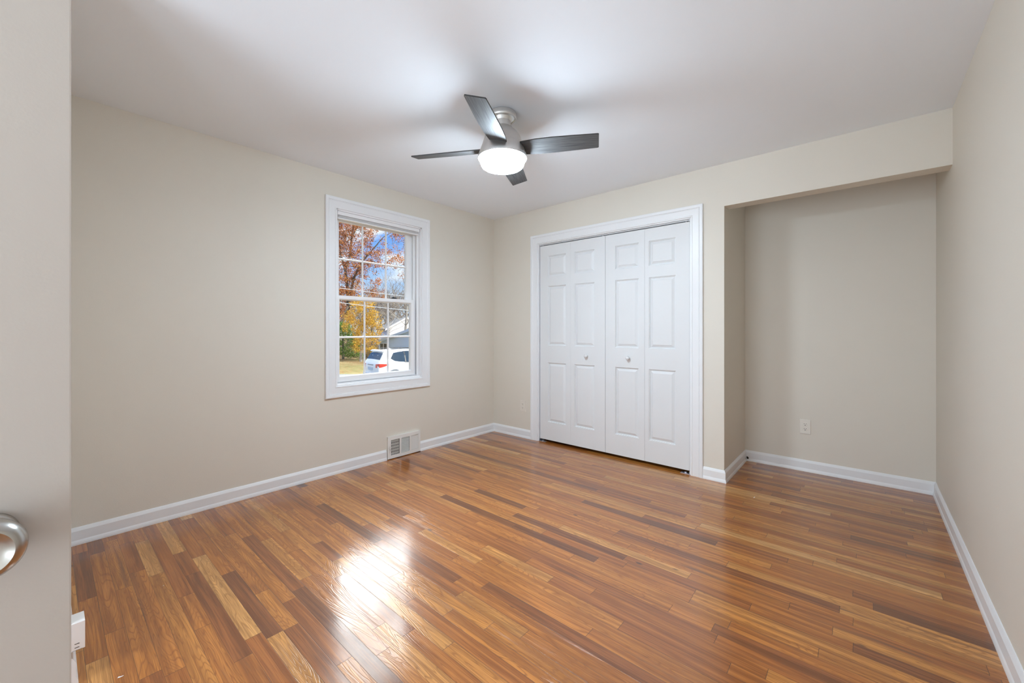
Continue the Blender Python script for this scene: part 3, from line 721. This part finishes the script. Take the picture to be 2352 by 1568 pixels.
# green evergreen at the left of the window
base = at(788, 37, GZ); tk = MB(); tk.tube([base, at(788, 37, py=760)], [.12, .04], 6); lv = MB()
for _ in range(300):
    py = R.uniform(742, 820); hw = 10+36*min(1, (py-740)/52)
    leaves(lv, at(788+R.uniform(-hw, hw), 37+R.uniform(-1.3, 1.3), py=py), R.uniform(.2, .42), 34, .10)
tree_obj('evergreen_tree', base, [('trunk', tk, M['bark']), ('foliage', lv, M['green'])], 'rounded dark green evergreen at the lower left of the window view')

# undergrowth behind the lawn
for i, (px, d, hw, top, lab) in enumerate(((842, 39.5, 18, 792, 'low brown shrub under the golden tree'), (862, 38.5, 15, 798, 'low olive shrub just left of the pale blue house'), (745, 40, 26, 770, 'brown shrub half hidden left of the evergreen'), (818, 44, 22, 776, 'brown-green thicket shrub between the evergreen and the golden tree'), (790, 46, 24, 772, 'brown-green thicket shrub behind the evergreen'), (850, 46, 22, 780, 'brown-green thicket shrub behind the golden trunk'))):
    base = at(px, d, GZ); tk = MB(); lv = MB()
    for _ in range(7): tk.tube([base, at(px+R.uniform(-hw, hw), d+R.uniform(-.5, .5), py=top+R.uniform(0, 12))], [.02, .008], 3)
    for _ in range(46): leaves(lv, at(px+R.uniform(-hw, hw), d+R.uniform(-.7, .7), py=R.uniform(top, 819)), .32, 30, .09)
    tree_obj('shrub', base, [('stems', tk, M['twig']), ('foliage', lv, M['brush'])], lab, 'shrub', 'shrubs at the edge of the lawn')

# bare trees behind and among the houses
BT = [(929, 44, 9.5, .17, 'pale bare tree standing in front of the white gable'), (897, 47, 8.0, .10, 'slim bare tree left of the white gable'),
      (915, 60, 12, .2, None), (880, 62, 11, .2, None), (856, 64, 10.5, .2, None), (945, 62, 13, .2, None), (900, 70, 12, .2, None), (868, 72, 12, .2, None), (935, 74, 13, .2, None), (830, 66, 10, .2, None), (800, 68, 10, .2, None)]
for i, (px, d, hh, r0, lab) in enumerate(BT):
    base = at(px, d, GZ); tk = MB(); bb = MB(); tips = []
    top = base+Vector((R.gauss(0, .3), R.gauss(0, .3), hh*.55)); mid = base.lerp(top, .5)+Vector((R.gauss(0, .15), R.gauss(0, .15), 0))
    tk.tube([base, mid, top], [r0, r0*.8, r0*.6], 6)
    for j in range(6 if d < 50 else 15):
        f = R.uniform(.35, 1.0); g = base.lerp(mid, f*2) if f < .5 else mid.lerp(top, f*2-1)
        limb(bb, g, Vector((R.gauss(0, .8), R.gauss(0, .8), R.uniform(.5, 1.3))), hh*R.uniform(.25, .45), r0*(.26 if d < 50 else .40), 2, 3 if d < 50 else 4, .55, tips, .3)
    tree_obj('bare_tree', base, [('trunk', tk, M['palebark'] if d < 50 else M['twig']), ('branches', bb, M['palebark'] if d < 50 else M['twig'])],
             lab or 'leafless grey-brown tree in the woods behind the houses', 'tree', 'bare trees')
# thicket of twigs closing the woods
tw = MB()
for _ in range(2600):
    px = R.uniform(700, 1100); d = R.uniform(76, 84); z0 = R.uniform(GZ, 7.5-abs(px-930)*.006); p = at(px, d, z0)
    dv = Vector((R.gauss(0, .5), R.gauss(0, .5), R.uniform(.3, 1.2))).normalized()*R.uniform(.8, 2.6)
    tw.tube([p, p+dv*.5+Vector((R.gauss(0, .1), R.gauss(0, .1), 0)), p+dv], [.05, .035, .014], 3)
tag(tw.build('thicket', M['twig'], fix=False), 'dense grey-brown thicket of bare twigs on the horizon', 'thicket', kind='stuff')

# ------------------------------------------------------------------ houses
def frame_at(px, d, nrm):
    """local frame: X along the wall to the right as seen, Y into the house, Z up; origin on the ground"""
    n = (RT*nrm[0]+FW*nrm[1]).normalized(); x = Vector((-n.y, n.x, 0)); o = at(px, d, GZ)
    if x.dot(RT) < 0: x = -x
    return Matrix(((x.x, -n.x, 0, o.x), (x.y, -n.y, 0, o.y), (0, 0, 1, o.z), (0, 0, 0, 1)))
def house(name, mtx, wd, dp, ze, zp, wall, side, ov, label, extra=None):
    e = bpy.data.objects.new(name, None); col.objects.link(e); e.matrix_world = mtx; tag(e, label, 'house', 'houses beyond the lawn')
    g = MB().prism([(0, -1.5), (wd, -1.5), (wd, ze), (wd/2, zp), (0, ze)], lambda a, bb, d: (a, d, bb), 0, .15); 
    gw = g.build('gable_wall', wall, e)
    MB().box(0, .15, -1.5, .15, dp, ze).box(wd-.15, .15, -1.5, wd, dp, ze).box(.15, dp-.15, -1.5, wd-.15, dp, ze).build('side_walls', side, e)
    sl = (zp-ze)/(wd/2)
    for s in (0, 1):
        xe = -ov if s == 0 else wd+ov; z_e = ze-sl*ov
        v = [(xe, -ov*.6, z_e), (wd/2, -ov*.6, zp), (wd/2, dp+ov*.6, zp), (xe, dp+ov*.6, z_e)]
        r_ = MB(); r_.add(v+[(a, b_, c_+.16) for a, b_, c_ in v], [(0, 1, 2, 3), (7, 6, 5, 4)]+[(i, (i+1) % 4, 4+(i+1) % 4, 4+i) for i in range(4)])
        r_.build('roof_slope', M['roof'], e)
        rk = MB(); v = [(xe, -ov*.6-.04, z_e-.06), (wd/2, -ov*.6-.04, zp-.06), (wd/2, -ov*.6-.04, zp+.17), (xe, -ov*.6-.04, z_e+.17)]
        rk.add(v+[(a, b_+.04, c_) for a, b_, c_ in v], [(0, 1, 2, 3), (7, 6, 5, 4)]+[(i, (i+1) % 4, 4+(i+1) % 4, 4+i) for i in range(4)])
        rk.build('rake_board', M['shadesiding'] if wall is M['shadesiding'] else M['siding'], e)
    return e, gw
# near: pale blue-grey gable in shade
mt = frame_at(870, 36, (-.45, -.893))
d0 = 36
h1, gw = house('garage', mt, 8.2, 2.2, 1.56, 2.74, M['shadesiding'], M['shadesiding'], .32, 'pale blue-grey gabled house in shade behind the parked car')
fr_ = MB()
for a, b_ in ((.18, .55), (.60, .98)): fr_.box(a-.02, -.03, .78, b_+.02, .005, 1.47)
f1 = fr_.build('window_trim', M['siding'], h1)
for a, b_ in ((.20, .54), (.62, .96)): MB().box(a, -.04, .81, b_, -.031, 1.44).build('window_pane', M['houseglass'], f1)
MB().lathe([(.055, -.2), (.055, 1.02), (.035, 1.06), (.035, 1.14)], (2.35, -.07, 0), 10).build('vent_pipe', M['siding'], h1, smooth=40)
# far: white gable in sun
mt = frame_at(889, 48, (.42, -.907))
h2, gw = house('white_house', mt, 4.6, 8.5, 2.75, 4.05, M['siding'], M['shadesiding'], .25, 'white gabled house in full sun behind the pale blue one')
MB().lathe([(.12, 3.0), (.12, 4.3), (.15, 4.32), (.15, 4.4)], (4.3, 1.5, 0), 12).build('flue_pipe', M['carblack'], h2, smooth=40)

# ------------------------------------------------------------------ utility wires
for i, (pa, pb, rr_, lab) in enumerate((((640, 640, 26), (1010, 688, 30), .016, 'upper of two pale utility cables crossing just above the sash meeting rail'),
                                   ((640, 675, 26), (1010, 719, 30), .018, 'lowest pale utility cable, crossing the top of the lower sash'),
                                   ((640, 556, 28), (1010, 632, 31), .010, 'thin utility cable crossing the middle of the upper sash'))):
    a = at(pa[0], pa[2], py=pa[1]); b_ = at(pb[0], pb[2], py=pb[1]); pts = []
    for j in range(25):
        u = j/24; q = a.lerp(b_, u); q.z -= .10*4*u*(1-u); pts.append(q-a)
    o = MB().tube(pts, rr_, 5).build('utility_cable', M['wire']); o.location = a
    tag(o, lab, 'cable', 'overhead utility cables')

# ------------------------------------------------------------------ parked car (X forward, Y to the side seen, Z up)
cx = (RT*.73+FW*.68).normalized(); cyv = Vector((cx.y, -cx.x, 0)); org = at(851, 19.4, GZ)
car = bpy.data.objects.new('parked_car', None); col.objects.link(car)
car.matrix_world = Matrix(((cx.x, -cyv.x, 0, org.x), (cx.y, -cyv.y, 0, org.y), (0, 0, 1, org.z+.012), (0, 0, 0, 1)))
tag(car, 'white five-door SUV parked on the driveway, seen from its rear corner', 'car')
#            u,  zbot, wmid, zbelt, wbelt, zroof, wroof
SEC = [(0.00, .42, .80, .92, .76, .96, .66), (.03, .36, .86, 1.02, .80, 1.08, .70), (.10, .34, .90, 1.08, .85, 1.17, .74), (.24, .33, .92, 1.10, .88, 1.42, .70), (.36, .32, .925, 1.11, .895, 1.60, .655),
       (.42, .31, .93, 1.11, .90, 1.645, .65), (.80, .30, .93, 1.10, .905, 1.675, .66), (1.5, .28, .93, 1.06, .91, 1.69, .66), (2.2, .27, .93, 1.03, .91, 1.665, .64), (2.7, .27, .93, 1.01, .91, 1.56, .61), (3.2, .27, .93, .99, .90, 1.25, .64),
       (3.5, .28, .93, .98, .88, 1.03, .72), (4.0, .30, .92, .92, .85, .97, .66), (4.4, .32, .88, .80, .80, .86, .58), (4.58, .40, .74, .66, .68, .70, .5)]
def ring(sv):
    u, zb, wm, zl, wl, zr, wr = sv
    h_ = [(wm*.86, zb), (wm*.985, zb+.10), (wm, zb+.32), (wm*.995, zl-.12), (wl, zl), (wl*.5+wr*.5+.012, zl*.45+zr*.55), (wr, zr-.045*min(1, (zr-zl)/.3)), (wr*.88, zr), (wr*.4, zr+.018)]
    return h_
v = []; f = []; nr = None
for sv in SEC:
    h_ = ring(sv); full = [(sv[0], y, z) for y, z in h_]+[(sv[0], -y, z) for y, z in reversed(h_)]
    nr = len(full); v += full
for i in range(len(SEC)-1):
    for q in range(nr): f.append((i*nr+q, i*nr+(q+1) % nr, (i+1)*nr+(q+1) % nr, (i+1)*nr+q))
f += [tuple(range(nr-1, -1, -1)), tuple((len(SEC)-1)*nr+q for q in range(nr))]
mb = MB(); mb.add(v, f)
body = mb.build('body', M['carpaint'], car, smooth=38)
def lerp_sec(u):
    for a, b_ in zip(SEC, SEC[1:]):
        if a[0] <= u <= b_[0]:
            w_ = (u-a[0])/(b_[0]-a[0]); return tuple(x+(y-x)*w_ for x, y in zip(a, b_))
def side_pt(u, k_, off=.006):
    """k 0..1 from belt to roof edge on the seen side (local -Y is flipped by the frame)"""
    h_ = ring(lerp_sec(u)); p = [h_[4], h_[5], h_[6]]; q = k_*2; i = min(int(q), 1); a, b_ = p[i], p[i+1]; g = q-i
    return (u, a[0]+(b_[0]-a[0])*g+off, a[1]+(b_[1]-a[1])*g+off*.3)
def side_window(us, k0, k1, name='side_window', sgn=-1, off=.012, mm='carglass'):
    lo_, hi_ = us[0][0], us[-1][0]; gu = sorted({q[0] for q in us} | {q[0] for q in SEC if lo_ < q[0] < hi_}); v = []; f = []
    for u in gu:
        for p_, n_ in zip(us, us[1:]):
            if p_[0] <= u <= n_[0]:
                w_ = (u-p_[0])/(n_[0]-p_[0]); a = p_[1]+(n_[1]-p_[1])*w_; b_ = p_[2]+(n_[2]-p_[2])*w_; break
        for kq in (a, a+(max(a, min(.5, b_))-a)*.5, max(a, min(.5, b_)), b_):
            p = side_pt(u, kq, off); v.append((p[0], sgn*p[1], p[2]))
    for i in range(len(gu)-1):
        for j in range(3): f.append((i*4+j, i*4+j+1, (i+1)*4+j+1, (i+1)*4+j))
    q = MB(); q.add(v, f); return q.build(name, M[mm], car, fix=False)
for sgn in (-1, 1):
    side_window([(.62, .30, .33), (.80, .12, .80), (1.10, .07, .90), (1.34, .06, .92)], 0, 1, 'quarter_window', sgn)
    side_window([(1.40, .06, .92), (1.7, .06, .92), (2.0, .06, .92), (2.17, .06, .92)], 0, 1, 'rear_door_window', sgn)
    side_window([(2.25, .06, .92), (2.6, .06, .90), (2.9, .06, .86), (3.15, .06, .6)], 0, 1, 'front_door_window', sgn)
    side_window([(1.30, .02, .95), (1.7, .02, .95), (2.2, .02, .95), (2.6, .02, .93), (2.9, .02, .88), (3.15, .02, .62)], 0, 1, 'pillar_trim', sgn, .007, 'carblack')
    for u in (.78, 3.72):
        MB().lathe([(.30, -.11), (.345, -.09), (.345, .09), (.30, .11)], (u, sgn*.82, .345), 28, 'y').build('tyre', M['tyre'], car, smooth=40)
        MB().lathe([(.235, -.02), (.235, .116), (.20, .120), (.06, .112), (.0001, .112)] if sgn < 0 else [(.0001, -.112), (.06, -.112), (.20, -.120), (.235, -.116), (.235, .02)], (u, sgn*.82, .345), 24, 'y').build('wheel_rim', M['alloy'], car, smooth=30)
        pts = [(u+.40*math.cos(a), sgn*.935, .36+.40*math.sin(a)) for a in [math.pi*j/16 for j in range(17)]]
        MB().tube(pts, .035, 6).build('wheel_arch', M['cargrey'], car, smooth=50)
    # tail lamp wraps the rear corner
    tl = MB(); v = []
    prof = [(.012, .56), (.020, .72), (.060, .86), (.16, .925), (.34, .935), (.50, .938)]
    for j, (u, y) in enumerate(prof):
        zc = .965+.012*j; hh = (.095, .10, .10, .085, .055, .012)[j]
        v += [(u-.022, sgn*(y+.010), zc-hh), (u-.022, sgn*(y+.010), zc+hh*.8), (u+.03, sgn*(y-.03), zc+hh*.8), (u+.03, sgn*(y-.03), zc-hh)]
    tl.add(v, [(j*4+q, j*4+(q+1) % 4, j*4+4+(q+1) % 4, j*4+4+q) for j in range(len(prof)-1) for q in range(4)]+[(0, 1, 2, 3), tuple(len(v)-4+q for q in (3, 2, 1, 0))])
    lamp_ = tl.build('tail_lamp', M['redlens'], car, smooth=40)
    MB().obox(Matrix.Translation((.030, sgn*.73, .93)) @ Matrix.Rotation(sgn*.42, 4, 'Z'), .05, .11, .06).build('reversing_lens', M['clearlens'], lamp_, bevel=.006)
    MB().tube([(.75, sgn*.60, 1.700), (.82, sgn*.60, 1.735), (1.5, sgn*.60, 1.748), (2.3, sgn*.585, 1.722), (2.42, sgn*.58, 1.685)], .018, 6).build('roof_rail', M['carblack'], car, smooth=50)
# rear glass between the tailgate and the roof spoiler
v = []; f = []; rows = [(.150, .25), (.205, .45), (.265, .7), (.335, 1.0)]
for (u, g) in rows:
    h_ = lerp_sec(u); yb = h_[6]; z = h_[5]
    for q in range(5): v.append((u-.014, (-1+q*.5)*(yb*.96), z+.006-.02*abs(-1+q*.5)))
for i in range(3):
    for q in range(4): f.append((i*5+q, i*5+q+1, (i+1)*5+q+1, (i+1)*5+q))
mb = MB(); mb.add(v, f); mb.build('rear_window', M['carglass'], car, fix=False, smooth=60)
MB().prism([(.275, 1.610), (.50, 1.645), (.50, 1.695), (.40, 1.695), (.282, 1.655)], lambda a, bb, d: (a, d, bb), -.64, .64).build('roof_spoiler', M['carpaint'], car, bevel=.008)
MB().prism([(.86, 1.690), (1.06, 1.700), (.94, 1.765), (.90, 1.768)], lambda a, bb, d: (a, d, bb), -.022, .022).build('roof_antenna', M['carpaint'], car, bevel=.006)
MB().box(-.035, -.80, .36, .10, .80, .62).build('rear_bumper', M['carpaint'], car, bevel=.03)
MB().box(-.045, -.74, .30, .08, .74, .42).build('bumper_cladding', M['cargrey'], car, bevel=.02)
MB().box(-.012, -.30, .985, .02, .30, 1.012).build('tailgate_garnish', M['carblack'], car, bevel=.004)
MB().box(-.020, -.26, .74, .0, .26, .88).build('number_plate', M['numberplate'], car, bevel=.004)
MB().lathe([(.045, -.008), (.045, .010), (.036, .014), (.0001, .014)], (.035, 0, 1.055), 20, 'x').build('tailgate_emblem', M['alloy'], car, smooth=40)
